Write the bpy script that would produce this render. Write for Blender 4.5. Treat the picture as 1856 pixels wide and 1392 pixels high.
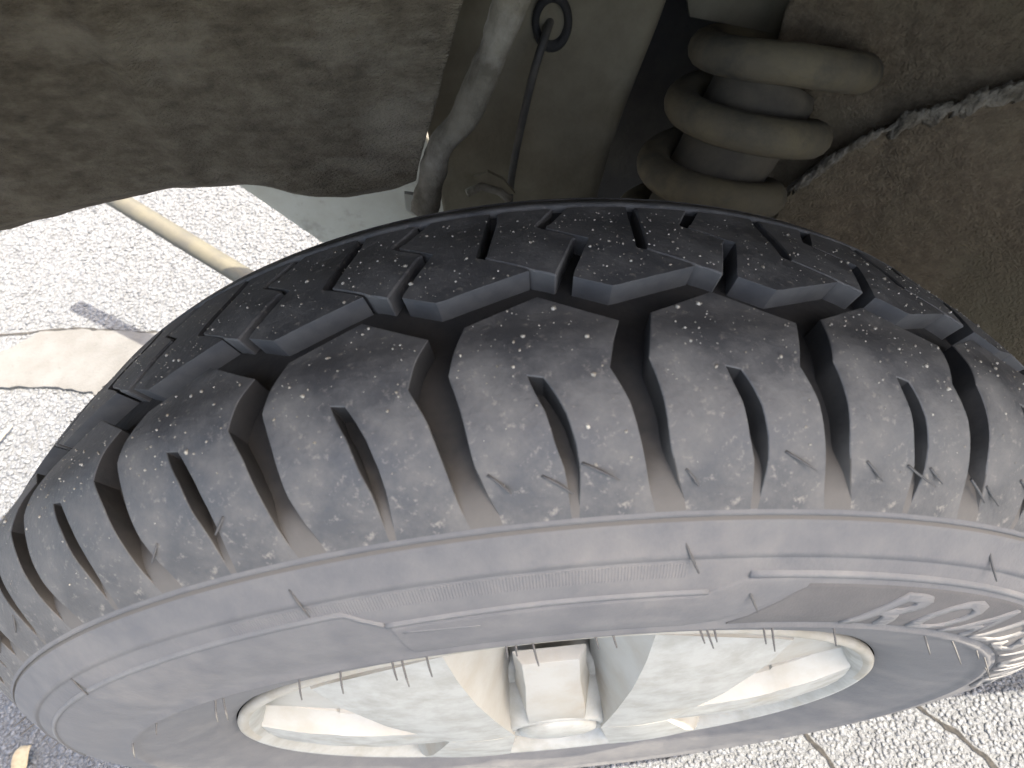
import bpy, bmesh, math, random
import numpy as np
from mathutils import Vector, Matrix, noise

random.seed(7); rng = np.random.default_rng(7)
for o in list(bpy.data.objects): bpy.data.objects.remove(o, do_unlink=True)
S = bpy.context.scene; COL = S.collection
R = math.radians

# ------------------------------------------------------------------ camera
ZA = 0.3505                                   # axle height
cd = bpy.data.cameras.new('camera'); cam = bpy.data.objects.new('camera', cd); COL.objects.link(cam)
cam.location = (0.0, -0.15633, 0.85717); cam.rotation_euler = (0.61519, 0.07292, -0.07949)
cd.sensor_width = 36; cd.lens = 36 * 1168.58 / 1856; cd.clip_start = 0.01; cd.clip_end = 400
cd.dof.use_dof = True; cd.dof.focus_distance = .34; cd.dof.aperture_fstop = 18
S.camera = cam

# ------------------------------------------------------------------ world, sun, exposure
SUN_EL, SUN_AZ = 66, 4.5                       # azimuth: degrees from +x towards -y
w = bpy.data.worlds.new('World'); S.world = w; w.use_nodes = True
nt = w.node_tree; nt.nodes.clear()
sky = nt.nodes.new('ShaderNodeTexSky'); sky.sky_type = 'NISHITA'; sky.sun_disc = False
sky.sun_elevation = R(SUN_EL); sky.sun_rotation = R(90 + SUN_AZ); sky.air_density = .75; sky.dust_density = 3.5; sky.ozone_density = .6
bg = nt.nodes.new('ShaderNodeBackground'); bg.inputs[1].default_value = 0.15
wo = nt.nodes.new('ShaderNodeOutputWorld')
nt.links.new(sky.outputs[0], bg.inputs[0]); nt.links.new(bg.outputs[0], wo.inputs[0])
sl = bpy.data.lights.new('sun', 'SUN'); sl.energy = 2.3; sl.angle = R(0.5); sl.color = (1, 0.985, 0.965)
sun = bpy.data.objects.new('sun', sl); COL.objects.link(sun); sun.location = (3, -2, 5)
tosun = Vector((math.cos(R(SUN_EL)) * math.cos(R(SUN_AZ)), -math.cos(R(SUN_EL)) * math.sin(R(SUN_AZ)), math.sin(R(SUN_EL))))
sun.rotation_euler = tosun.to_track_quat('Z', 'Y').to_euler()
S.view_settings.view_transform = 'Standard'; S.view_settings.look = 'None'
S.view_settings.exposure = 3.15; S.view_settings.gamma = 1.0; S.view_settings.use_curve_mapping = False
S.view_settings.use_white_balance = True; S.view_settings.white_balance_temperature = 7900; S.view_settings.white_balance_tint = 8
S.render.engine = 'CYCLES'
S.cycles.max_bounces = 8; S.cycles.diffuse_bounces = 5

# ------------------------------------------------------------------ materials
def mat(name, base, base2=None, scale=30, rough=.8, rough2=None, metallic=0, bump=.3, bump_scale=200, bump_dist=.001,
        base3=None, scale3=6, lo=.4, hi=.65, lo3=.5, hi3=.7, spec=.4, stretch=None):
    m = bpy.data.materials.new(name); m.use_nodes = True; t = m.node_tree; N = t.nodes; L = t.links
    b = N['Principled BSDF']; b.inputs['Metallic'].default_value = metallic; b.inputs['Roughness'].default_value = rough
    b.inputs['Specular IOR Level'].default_value = spec
    tc = N.new('ShaderNodeTexCoord'); vec = tc.outputs['Object']
    if stretch:
        mp = N.new('ShaderNodeMapping'); mp.inputs['Scale'].default_value = stretch; L.new(vec, mp.inputs[0]); vec = mp.outputs[0]
    col = None
    def layer(scale, lo, hi, detail=6):
        n = N.new('ShaderNodeTexNoise'); n.inputs['Scale'].default_value = scale; n.inputs['Detail'].default_value = detail
        n.inputs['Roughness'].default_value = .65; L.new(vec, n.inputs['Vector'])
        r = N.new('ShaderNodeMapRange'); r.inputs['From Min'].default_value = lo; r.inputs['From Max'].default_value = hi
        L.new(n.outputs['Fac'], r.inputs['Value']); return r.outputs[0]
    def mix(fac, a, bb):
        x = N.new('ShaderNodeMix'); x.data_type = 'RGBA'; L.new(fac, x.inputs[0])
        for s, v in ((x.inputs[6], a), (x.inputs[7], bb)):
            if isinstance(v, tuple): s.default_value = (*v, 1)
            else: L.new(v, s)
        return x.outputs[2]
    if base2: 
        f1 = layer(scale, lo, hi); col = mix(f1, base, base2)
        if rough2 is not None:
            rr = N.new('ShaderNodeMapRange'); rr.inputs['To Min'].default_value = rough; rr.inputs['To Max'].default_value = rough2
            L.new(f1, rr.inputs['Value']); L.new(rr.outputs[0], b.inputs['Roughness'])
    if base3: col = mix(layer(scale3, lo3, hi3), col, base3)
    if col is None: b.inputs['Base Color'].default_value = (*base, 1)
    else: L.new(col, b.inputs['Base Color'])
    if bump:
        n = N.new('ShaderNodeTexNoise'); n.inputs['Scale'].default_value = bump_scale; n.inputs['Detail'].default_value = 5; L.new(vec, n.inputs['Vector'])
        bp = N.new('ShaderNodeBump'); bp.inputs['Strength'].default_value = bump; bp.inputs['Distance'].default_value = bump_dist
        L.new(n.outputs['Fac'], bp.inputs['Height']); L.new(bp.outputs[0], b.inputs['Normal'])
    return m

M = {}
M['tread'] = mat('tread_rubber', (.046, .0455, .046), (.112, .106, .098), scale=60, rough=.50, rough2=.85, bump=.3, bump_scale=450,
                 base3=(.145, .132, .115), scale3=300, lo=.40, hi=.75, lo3=.58, hi3=.70)
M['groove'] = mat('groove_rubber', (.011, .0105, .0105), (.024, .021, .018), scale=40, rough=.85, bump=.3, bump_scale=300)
def lit_towards_shoulder(m, y0, y1, lit_col):
    # paints the light at the outer groove ends into the base colour
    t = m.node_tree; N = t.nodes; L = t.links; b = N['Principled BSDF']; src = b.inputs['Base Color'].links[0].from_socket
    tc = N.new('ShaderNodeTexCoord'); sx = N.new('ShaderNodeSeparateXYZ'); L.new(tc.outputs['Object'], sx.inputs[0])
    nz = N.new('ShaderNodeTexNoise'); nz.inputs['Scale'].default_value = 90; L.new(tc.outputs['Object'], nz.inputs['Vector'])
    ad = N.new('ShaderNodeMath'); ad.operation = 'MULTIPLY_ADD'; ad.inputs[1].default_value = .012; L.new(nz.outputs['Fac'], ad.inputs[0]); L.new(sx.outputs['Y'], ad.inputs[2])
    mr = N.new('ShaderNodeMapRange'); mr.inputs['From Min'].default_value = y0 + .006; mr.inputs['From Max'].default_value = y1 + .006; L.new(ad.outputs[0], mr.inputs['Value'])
    mx = N.new('ShaderNodeMix'); mx.data_type = 'RGBA'; L.new(mr.outputs[0], mx.inputs[0]); L.new(src, mx.inputs[6]); mx.inputs[7].default_value = (*lit_col, 1)
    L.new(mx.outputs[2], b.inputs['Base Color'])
lit_towards_shoulder(M['groove'], -.054, -.074, (.085, .078, .07))
M['wall'] = mat('sidewall_rubber', (0.072, 0.072, 0.076), (0.124, 0.12, 0.116), scale=60, rough=.72, rough2=.9, bump=.2, bump_scale=500, lo=.25, hi=.85,
                base3=(0.148, 0.138, 0.128), scale3=11, lo3=.55, hi3=.8)
M['panel'] = mat('matte_sidewall_rubber', (0.0572, 0.055, 0.055), (0.0792, 0.0748, 0.0726), scale=25, rough=.9, bump=.2, bump_scale=900)
M['raised'] = mat('raised_sidewall_rubber', (0.0945, 0.0945, 0.0964), (0.1323, 0.1285, 0.1247), scale=30, rough=.7, bump=.15, bump_scale=500)
M['side_rubber'] = mat('block_side_rubber', (.06, .06, .061), (.10, .096, .09), scale=40, rough=.6, bump=.15, bump_scale=300)
M['hair'] = mat('rubber_hair', (.06, .058, .056), bump=0, rough=.7)
M['silver'] = mat('silver_alloy_paint', (0.2744, 0.274, 0.253), (0.2156, 0.2123, 0.1891), scale=45, rough=.5, rough2=.7, metallic=0, bump=.12, bump_scale=250,
                  base3=(0.2612, 0.2291, 0.1719), scale3=14, lo3=.6, hi3=.82)
M['silver_lit'] = mat('lit_silver_paint', (0.2982, 0.2894, 0.2619), (0.2556, 0.2377, 0.2005), scale=25, rough=.5, bump=.1, bump_scale=250, base3=(0.213, 0.1688, 0.1164), scale3=8, lo3=.52, hi3=.75)  # lighter copy of silver; light on side walls and pocket floors put into colour
M['lip'] = mat('rim_lip_paint', (0.2655, 0.2499, 0.2166), (0.2193, 0.1999, 0.1609), scale=40, rough=.6, metallic=0, bump=.15, bump_scale=300)
M['dark'] = mat('dark_cavity_metal', (.03, .03, .032), (.05, .045, .04), scale=30, rough=.8)
M['liner'] = mat('dirty_liner', (0.0607, 0.047, 0.0304), (0.1614, 0.1336, 0.0929), scale=60, rough=.92, bump=1, bump_scale=420, bump_dist=.004,
                 base3=(0.2201, 0.1896, 0.1425), scale3=9, lo=.30, hi=.72, lo3=.53, hi3=.76, stretch=(1, 1, 2.2))
M['arch'] = mat('brown_undercoat', (0.0938, 0.0682, 0.0426), (0.1464, 0.11, 0.0703), scale=120, rough=.95, bump=1, bump_scale=420, bump_dist=.003,
                base3=(0.1144, 0.0913, 0.0574), scale3=9)
M['frame'] = mat('dusty_frame_paint', (0.0969, 0.081, 0.0535), (0.1359, 0.1159, 0.0792), scale=18, rough=.85, bump=.4, bump_scale=260, base3=(0.0768, 0.0619, 0.0376), scale3=8)
M['frame_dark'] = mat('dark_frame_paint', (0.0308, 0.028, 0.0252), (0.0532, 0.0476, 0.0392), scale=18, rough=.9, bump=.4, bump_scale=260)
M['sealer'] = mat('flaking_seam_sealer', (0.208, 0.1768, 0.1352), (0.0832, 0.0676, 0.0468), scale=90, rough=.95, bump=1, bump_scale=240, bump_dist=.004)
M['flange'] = mat('dirty_flange', (0.1368, 0.1195, 0.0893), (0.072, 0.0605, 0.0432), scale=45, rough=.9, bump=.7, bump_scale=240, bump_dist=.002, base3=(0.2016, 0.1829, 0.1512), scale3=20)
M['spring'] = mat('rusty_spring_paint', (0.0926, 0.0756, 0.049), (0.1228, 0.0972, 0.0558), scale=30, rough=.85, bump=.5, bump_scale=300, base3=(0.0435, 0.0378, 0.0283), scale3=14)
M['cream'] = mat('cream_body_paint', (0.3978, 0.3825, 0.3213), (0.3213, 0.2984, 0.2372), scale=10, rough=.6, bump=.2, bump_scale=120, base3=(0.153, 0.1377, 0.1071), scale3=24, lo3=.55, hi3=.8)
M['body'] = mat('pale_body_paint', (.55, .55, .52), (.5, .5, .46), scale=6, rough=.35, bump=0)
M['rubber_black'] = mat('black_hose_rubber', (0.0336, 0.0312, 0.0276), (0.066, 0.0576, 0.0456), scale=40, rough=.7)
M['boot'] = mat('dusty_rubber_boot', (0.0545, 0.045, 0.0329), (0.0842, 0.0684, 0.0474), scale=30, rough=.9, bump=.4, bump_scale=260)
M['rod'] = mat('dusty_steel_rod', (0.0675, 0.0621, 0.045), (0.045, 0.0428, 0.036), scale=24, rough=.6, bump=.2)
M['grit'] = mat('pale_sand_grit', (.17, .145, .11), (.42, .39, .33), scale=260, rough=.8, bump=0)
M['stone'] = mat('pale_asphalt_aggregate', (0.0753, 0.081, 0.0911), (0.1256, 0.1333, 0.1457), scale=60, rough=.85, bump=.3, bump_scale=700, base3=(0.0528, 0.0556, 0.0607), scale3=170)
M['bitumen'] = mat('asphalt_binder', (0.0645, 0.0693, 0.0776), (0.1118, 0.1201, 0.131), scale=160, rough=.95, bump=1, bump_scale=260, bump_dist=.006, base3=(0.1375, 0.145, 0.1532), scale3=420)
M['concrete'] = mat('worn_concrete', (0.0653, 0.0652, 0.0643), (0.0797, 0.0809, 0.0821), scale=18, rough=.95, bump=.5, bump_scale=220, bump_dist=.002, base3=(0.0532, 0.0534, 0.0535), scale3=90, lo3=.62, hi3=.75)
M['leaf'] = mat('dry_leaf', (0.27, 0.225, 0.153), (0.216, 0.171, 0.108), scale=120, rough=.8)
M['twig'] = mat('dry_twig', (.42, .36, .27), (.3, .24, .17), scale=90, rough=.9)

# ------------------------------------------------------------------ object helpers
def link(name, me, material=None, parent=None, loc=None, rot=None, smooth=True):
    o = bpy.data.objects.new(name, me); COL.objects.link(o)
    if material and not me.materials: me.materials.append(M[material])
    if parent: o.parent = parent
    if loc: o.location = loc
    if rot: o.rotation_euler = rot
    if smooth and me.polygons: me.polygons.foreach_set('use_smooth', [True] * len(me.polygons))
    return o
def tag(o, label=None, cat=None, group=None, kind=None):
    if label: o['label'] = label
    if cat: o['category'] = cat
    if group: o['group'] = group
    if kind: o['kind'] = kind
    return o
def empty(name, loc=(0, 0, 0)):
    o = bpy.data.objects.new(name, None); COL.objects.link(o); o.location = loc; o.empty_display_size = .05; return o
def mesh(name, verts, faces):
    me = bpy.data.meshes.new(name); me.from_pydata([tuple(v) for v in verts], [], faces); me.validate(); me.update(); return me
def fix_normals(me):
    bm = bmesh.new(); bm.from_mesh(me); bmesh.ops.recalc_face_normals(bm, faces=bm.faces); bm.to_mesh(me); bm.free()
def bevel(me, width, seg=2, angle=35):
    bm = bmesh.new(); bm.from_mesh(me)
    bmesh.ops.recalc_face_normals(bm, faces=bm.faces)
    es = [e for e in bm.edges if len(e.link_faces) == 2 and e.calc_face_angle(0) > R(angle)]
    bmesh.ops.bevel(bm, geom=es, offset=width, segments=seg, profile=.6, affect='EDGES', clamp_overlap=True)
    bm.to_mesh(me); bm.free(); return me
def sharp(me, angle=40):
    me.set_sharp_from_angle(angle=R(angle)) if hasattr(me, 'set_sharp_from_angle') else None
def catmull(pts, n):
    P = [np.array(p, float) for p in pts]; P = [2 * P[0] - P[1]] + P + [2 * P[-1] - P[-2]]; out = []
    for i in range(1, len(P) - 2):
        for k in range(n):
            t = k / n; a, b, c, d = P[i - 1:i + 3]
            out.append(.5 * ((2 * b) + (c - a) * t + (2 * a - 5 * b + 4 * c - d) * t * t + (3 * b - a - 3 * c + d) * t ** 3))
    out.append(P[-2]); return out
def revolve(name, prof, seg, closed=False, a0=0., a1=360.):
    """prof: list of (r, y); revolved about the axle, theta from top towards +x."""
    full = abs(a1 - a0 - 360) < 1e-6; n = seg if full else seg + 1
    V = []; F = []; m = len(prof)
    for i in range(n):
        t = R(a0 + (a1 - a0) * i / seg)
        for r, y in prof: V.append((r * math.sin(t), y, r * math.cos(t)))
    for i in range(seg):
        j = (i + 1) % n
        for k in range(m if closed else m - 1):
            l = (k + 1) % m; F.append((i * m + k, i * m + l, j * m + l, j * m + k))
    me = mesh(name, V, F); fix_normals(me); return me
def tube(name, pts, rad, sides=10, caps=True, squash=None):
    P = [Vector(p) for p in pts]; V = []; F = []; up = Vector((0, 0, 1)); pn = None
    for i, p in enumerate(P):
        d = (P[min(i + 1, len(P) - 1)] - P[max(i - 1, 0)]).normalized()
        if pn is None: pn = d.orthogonal().normalized()
        pn = (pn - d * pn.dot(d)).normalized(); b = d.cross(pn)
        r = rad[i] if hasattr(rad, '__len__') else rad
        for k in range(sides):
            a = 2 * math.pi * k / sides; V.append(p + (pn * math.cos(a) + b * math.sin(a)) * r)
    n = len(P)
    for i in range(n - 1):
        for k in range(sides):
            l = (k + 1) % sides; F.append((i * sides + k, i * sides + l, (i + 1) * sides + l, (i + 1) * sides + k))
    if caps: F.append(tuple(range(sides))[::-1]); F.append(tuple((n - 1) * sides + k for k in range(sides)))
    me = mesh(name, V, F); fix_normals(me); return me
def sheet(name, fn, nu, nv, thick=.003):
    """a curved sheet with real thickness: fn(u,v)->point"""
    V = [fn(i / nu, j / nv) for i in range(nu + 1) for j in range(nv + 1)]
    F = [(i * (nv + 1) + j, (i + 1) * (nv + 1) + j, (i + 1) * (nv + 1) + j + 1, i * (nv + 1) + j + 1) for i in range(nu) for j in range(nv)]
    me = mesh(name, V, F); bm = bmesh.new(); bm.from_mesh(me)
    bmesh.ops.recalc_face_normals(bm, faces=bm.faces); bmesh.ops.solidify(bm, geom=bm.faces[:], thickness=thick)
    bm.to_mesh(me); bm.free(); return me
def prism(name, poly, axis_vec, depth):
    """planar polygon (3D points) extruded along axis_vec by depth"""
    a = Vector(axis_vec).normalized() * depth; n = len(poly); V = [Vector(p) for p in poly] + [Vector(p) + a for p in poly]
    F = [tuple(range(n)), tuple(range(2 * n - 1, n - 1, -1))] + [(i, (i + 1) % n, n + (i + 1) % n, n + i) for i in range(n)]
    me = mesh(name, V, F); fix_normals(me); return me
def fbm(p, s, oct=4):
    return noise.fractal(Vector(p) * s, 1.0, 2.0, oct)

# ================================================================== THE SETTING: ground
# pieces of the ground that the photo shows: asphalt sheet, loose-looking aggregate, a pale concrete patch
CONC = [(-1.35, .70), (-1.05, .60), (-.930, .640), (-.897, .662), (-.873, .680), (-.805, .678), (-.664, .650), (-.45, .60), (-.50, .45), (-.73, .525), (-.805, .548), (-.908, .560), (-1.1, .50), (-1.4, .55)]
CRACKS = [[(.262, -.05), (.280, -.076), (.287, -.091), (.298, -.106), (.303, -.118), (.32, -.16), (.315, -.22)],
          [(.395, -.04), (.410, -.059), (.429, -.076), (.442, -.088), (.461, -.112), (.472, -.128), (.49, -.17)],
          [(-1.2, .72), (-.97, .69), (-.849, .688), (-.795, .682), (-.67, .655), (-.5, .62)]]
g = mesh('asphalt_road', [(-60, -60, 0), (60, -60, 0), (60, 60, 0), (-60, 60, 0)], [(0, 1, 2, 3)])
tag(link('asphalt_road', g, 'bitumen', smooth=False), 'weathered grey asphalt road under and around the car', 'road', kind='structure')
def inpoly(x, y, P):
    ins = np.zeros(len(x), bool); n = len(P)
    for i in range(n):
        x0, y0 = P[i]; x1, y1 = P[i - 1]
        c = ((y0 > y) != (y1 > y)) & (x < (x1 - x0) * (y - y0) / (y1 - y0 + 1e-12) + x0); ins ^= c
    return ins
def segdist(x, y, L):
    d = np.full(len(x), 9.)
    for (x0, y0), (x1, y1) in zip(L[:-1], L[1:]):
        t = np.clip(((x - x0) * (x1 - x0) + (y - y0) * (y1 - y0)) / ((x1 - x0) ** 2 + (y1 - y0) ** 2), 0, 1)
        d = np.minimum(d, np.hypot(x - x0 - t * (x1 - x0), y - y0 - t * (y1 - y0)))
    return d
# concrete patch with a slightly broken edge, 5 mm proud
cp = []
for i in range(len(CONC)):
    a = np.array(CONC[i]); b = np.array(CONC[(i + 1) % len(CONC)]); n = max(2, int(np.hypot(*(b - a)) / .012))
    for k in range(n):
        q = a + (b - a) * k / n; j = .004 * fbm((q[0], q[1], 3), 40); cp.append((q[0] + j, q[1] + 1.3 * j, .0015))
cme = prism('concrete_patch', cp, (0, 0, 1), .006)
tag(link('concrete_patch', cme, 'concrete', smooth=False), 'pale cream concrete patch let into the grey asphalt', 'pavement', kind='structure')
# dark strips laid along the cracks in the asphalt
M['crack'] = mat('crack_strip', (.012, .012, .012), (.03, .028, .026), scale=200, rough=1, bump=.5)
road = bpy.data.objects['asphalt_road']
for L in CRACKS:
    c_ = catmull([(x, y, 0) for x, y in L], 10); V = []; F = []
    for i, q in enumerate(c_):
        d_ = np.array(c_[min(i + 1, len(c_) - 1)]) - np.array(c_[max(i - 1, 0)]); d_ /= np.linalg.norm(d_); n_ = np.array([-d_[1], d_[0], 0])
        wv = .0024 + .0016 * fbm((q[0], q[1], 5), 60); j_ = n_ * .003 * fbm((q[0], q[1], 9), 45)
        V += [q + j_ - n_ * wv + [0, 0, .0015], q + j_ + n_ * wv + [0, 0, .0015]]
    for i in range(len(c_) - 1): F.append((2 * i, 2 * i + 1, 2 * i + 3, 2 * i + 2))
    link('crack', mesh('crack', V, F), 'crack', road, smooth=False)
# aggregate chips
ico = bmesh.new(); bmesh.ops.create_icosphere(ico, subdivisions=1, radius=1); iv = np.array([v.co[:] for v in ico.verts]); itri = np.array([[v.index for v in f.verts] for f in ico.faces]); ico.free()
def stones(name, pos, rad, flat, material, jit=.28, lift=.25, rots=None):
    n = len(pos); V = np.empty((n, 12, 3)); 
    for i0 in range(0, n, 5000):
        i1 = min(n, i0 + 5000); k = i1 - i0
        v = iv[None] * (1 + jit * rng.uniform(-1, 1, (k, 12, 1)))
        v = v * np.stack([np.ones(k), rng.uniform(.6, 1, k), flat * rng.uniform(.7, 1.2, k)], 1)[:, None]
        a = rng.uniform(0, 6.283, k); c, s = np.cos(a)[:, None], np.sin(a)[:, None]
        tl = rng.normal(0, .22, (k, 2))
        x = v[..., 0] * c - v[..., 1] * s; y = v[..., 0] * s + v[..., 1] * c; z = v[..., 2] + x * tl[:, :1] + y * tl[:, 1:]
        v = np.stack([x, y, z], 2) * rad[i0:i1, None, None]
        V[i0:i1] = v + pos[i0:i1, None]
        V[i0:i1, :, 2] += (lift * rad[i0:i1])[:, None]
    T = (itri[None] + 12 * np.arange(n)[:, None, None]).reshape(-1, 3)
    me = bpy.data.meshes.new(name); me.vertices.add(n * 12); me.vertices.foreach_set('co', V.ravel())
    me.loops.add(len(T) * 3); me.loops.foreach_set('vertex_index', T.ravel().astype(np.int32))
    me.polygons.add(len(T)); me.polygons.foreach_set('loop_start', np.arange(0, len(T) * 3, 3, dtype=np.int32)); me.polygons.foreach_set('loop_total', np.full(len(T), 3, np.int32))
    me.update(); me.validate(); return link(name, me, material, smooth=False)
P_ = []
for x0, x1, y0, y1, sp in ((-1.60, -.30, .22, 1.60, .0076), (-.85, -.30, -.25, .22, .0058), (.02, .80, -.32, .06, .0050), (-.30, .02, -.2, -.02, .006)):
    gx, gy = np.meshgrid(np.arange(x0, x1, sp), np.arange(y0, y1, sp)); gx = gx.ravel() + rng.uniform(-.55, .55, gx.size) * sp; gy = gy.ravel() + rng.uniform(-.55, .55, gy.size) * sp
    rr = sp * rng.uniform(.42, .80, gx.size); P_.append(np.stack([gx, gy, rr], 1))
P_ = np.concatenate(P_)
keep = ~inpoly(P_[:, 0], P_[:, 1], CONC)
for L in CRACKS: keep &= segdist(P_[:, 0], P_[:, 1], L) > .0038 + P_[:, 2] * .8
keep &= rng.uniform(0, 1, len(P_)) < .93
P_ = P_[keep]
tag(stones('aggregate_chips', np.stack([P_[:, 0], P_[:, 1], np.zeros(len(P_))], 1), P_[:, 2], .38, 'stone', lift=.10), 'pale stone chips bedded all over the asphalt', 'gravel', kind='stuff')

# ================================================================== WHEEL
YN = [-.077, -.064, -.05, -.032, -.012, .01, .03, .05, .066, .077]
RN = [.3191, .3344, .3444, .3490, .3450, .3412, .3364, .3296, .3245, .3190]
_cr = catmull(list(zip(YN, RN)), 12); _cy = np.array([q[0] for q in _cr]); _crr = np.array([q[1] for q in _cr])
def rt(y): return float(np.interp(y, _cy, _crr))                      # tread radius at lateral position y
SW = [(.2105, -.0800), (.216, -.0832), (.222, -.0862), (.230, -.0890), (.240, -.0922), (.2540, -.0950), (.2590, -.0958), (.2608, -.0974), (.2632, -.0974),
      (.2650, -.0962), (.274, -.0962), (.285, -.0945), (.291, -.0930), (.297, -.0913), (.3020, -.0888), (.305, -.0870), (.3060, -.0862), (.3066, -.0869), (.3085, -.0856), (.312, -.0827), (.3165, -.0796), (.3178, -.0788), (.3180, -.0772), (.3186, -.0768), (.3188, -.0778), (.3193, -.0768)]
_sr = np.array([q[0] for q in SW]); _sy = np.array([q[1] for q in SW])
def ysw(r): return float(np.interp(r, _sr, _sy))                      # outer sidewall at radius r
def pol(r, th, y): t = R(th); return (r * math.sin(t), y, r * math.cos(t))
DEP = .0100
def depth(y): return DEP * float(np.interp(y, [-.0738, -.068, -.058, .058, .0635], [0.0002, .30, 1, 1, .25]))

wheel = tag(empty('wheel', (0, -.01, 0)), 'black all-terrain tyre on a silver alloy wheel under the arch', 'wheel')
def wl(name, me, m, parent, rot=0, smooth=True):
    """links a mesh modelled about the axle as a child of a wheel part"""
    o = link(name, me, m, smooth=smooth); o.parent = parent
    o.rotation_euler = (0, R(rot), 0); return o
# carcass
prof = list(SW)
ys = list(np.linspace(-.0762, .0765, 64))
prof += [(rt(y) - depth(y), y) for y in ys]
prof += [(.3175, .0775), (.310, .084), (.296, .0905), (.275, .0945), (.250, .0940), (.228, .0870), (.2105, .080)]
tyre = link('tyre', revolve('tyre', prof, 300), 'wall', wheel, loc=(0, .01, ZA))
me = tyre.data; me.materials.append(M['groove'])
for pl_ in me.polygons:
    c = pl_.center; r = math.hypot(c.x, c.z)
    if (-.0765 < c.y < .0765 and r > .30) or (.31785 < r < .31875 and -.0785 < c.y < 0): pl_.material_index = 1  # thin sidewall line coloured black too, its shade put into the colour

# ---- tread blocks: grid cells with walls down to the groove floor
PITCH = 360 / 35; PH = 1.5
def block_mesh(name, thL, thR, ytop, ybot, nu, nv, gaps=(), depth_fn=depth, extra=.0004, walls=None):
    """thL/thR(y): lateral edges in degrees; ytop(u), ybot(u); gaps: list of (a(y), b(y), ymin, ymax) cut-outs in degrees"""
    us = [i / nu for i in range(nu + 1)]
    V = {}; verts = []; faces = []
    gcols = []
    def vert(key, th, y, r):
        if key not in V: V[key] = len(verts); verts.append(pol(r, th, y))
        return V[key]
    cols = []                                   # column = function (j)->(theta,y)
    rows = [j / nv for j in range(nv + 1)]
    def pos(u, v):
        y = ytop(u) + (ybot(u) - ytop(u)) * v
        return thL(y) + (thR(y) - thL(y)) * u, y
    grid = [[list(pos(u, v)) for v in rows] for u in us]
    mask = [[True] * nv for _ in range(nu)]
    for a, b, y0, y1 in gaps:                   # snap the two nearest columns to the gap edges
        ci = None
        best = min(range(1, nu - 1), key=lambda i: sum(abs(grid[i][j][0] + grid[i + 1][j][0] - a(grid[i][j][1]) - b(grid[i][j][1])) for j in range(nv + 1) if y0 <= grid[i][j][1] <= y1))
        for j in range(nv + 1):
            y = grid[best][j][1]
            if y0 - .004 <= y <= y1 + .004:
                grid[best][j][0] = a(y); grid[best + 1][j][0] = b(y)
                lo, hi = grid[0][j][0], grid[nu][j][0]
                for i in range(1, best): grid[i][j][0] = lo + (a(y) - lo) * i / best
                for i in range(best + 2, nu): grid[i][j][0] = b(y) + (hi - b(y)) * (i - best - 1) / (nu - best - 1)
        for j in range(nv):
            ym = (grid[best][j][1] + grid[best][j + 1][1]) / 2
            if y0 <= ym <= y1: mask[best][j] = False
    def top(i, j): th, y = grid[i][j]; return vert(('t', i, j), th, y, rt(y))
    def bot(i, j): th, y = grid[i][j]; return vert(('b', i, j), th, y, rt(y) - depth_fn(y) - extra)
    for i in range(nu):
        for j in range(nv):
            if not mask[i][j]: continue
            faces.append((top(i, j), top(i + 1, j), top(i + 1, j + 1), top(i, j + 1)))
            for (di, dj, e) in ((-1, 0, ((i, j + 1), (i, j))), (1, 0, ((i + 1, j), (i + 1, j + 1))), (0, -1, ((i, j), (i + 1, j))), (0, 1, ((i + 1, j + 1), (i, j + 1)))):
                ii, jj = i + di, j + dj
                if not (0 <= ii < nu and 0 <= jj < nv and mask[ii][jj]):
                    (a0, a1), (b0, b1) = e
                    faces.append((top(a0, a1), bot(a0, a1), bot(b0, b1), top(b0, b1)))
    me = mesh(name, verts, faces); bm = bmesh.new(); bm.from_mesh(me); bmesh.ops.recalc_face_normals(bm, faces=bm.faces)
    es = []
    for e in bm.edges:
        if len(e.link_faces) == 2 and e.calc_face_angle(0) > R(50): es.append(e)
    bmesh.ops.bevel(bm, geom=es, offset=.0006, segments=1, profile=.6, affect='EDGES', clamp_overlap=True)
    bm.to_mesh(me); bm.free(); sharp(me, 24)
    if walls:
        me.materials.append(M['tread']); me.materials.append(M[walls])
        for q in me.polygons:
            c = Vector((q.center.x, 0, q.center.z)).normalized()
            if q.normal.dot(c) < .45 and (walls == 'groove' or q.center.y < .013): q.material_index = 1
    return me
def pw(xs, ys_):                                # piecewise-linear in y (metres), xs ascending
    return lambda y: float(np.interp(y, xs, ys_))
mm = lambda *a: [q / 1000 for q in a]
# outer shoulder block
sL = pw(mm(-76.5, -73, -69, -62, -50, -42, -37.9, -30, -16.9), [-3.3, -3.5, -3.9, -4.35, -4.6, -4.9, -5.1, -4.8, -4.2])
sR = pw(mm(-76.5, -73, -69, -62, -50, -45, -40.0, -30, -20.7), [5.3, 5.0, 4.75, 4.45, 3.9, 3.5, 3.1, 3.55, 4.15])
s_top = lambda u: float(np.interp(u, [0, .5, 1], mm(-16.9, -4.9, -20.7)))
s_bot = lambda u: -.0763
sipc = pw(mm(-76.5, -66, -52, -40), [.75, .75, .15, -.75])
sipw = pw(mm(-76.5, -70, -60, -45, -40), [.16, .3, .52, .5, .38])
shoulder = block_mesh('tread_block_shoulder', sL, sR, s_top, s_bot, 14, 26, [(lambda y: sipc(y) - sipw(y), lambda y: sipc(y) + sipw(y), -.0764, -.0405)], walls='groove')
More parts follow.
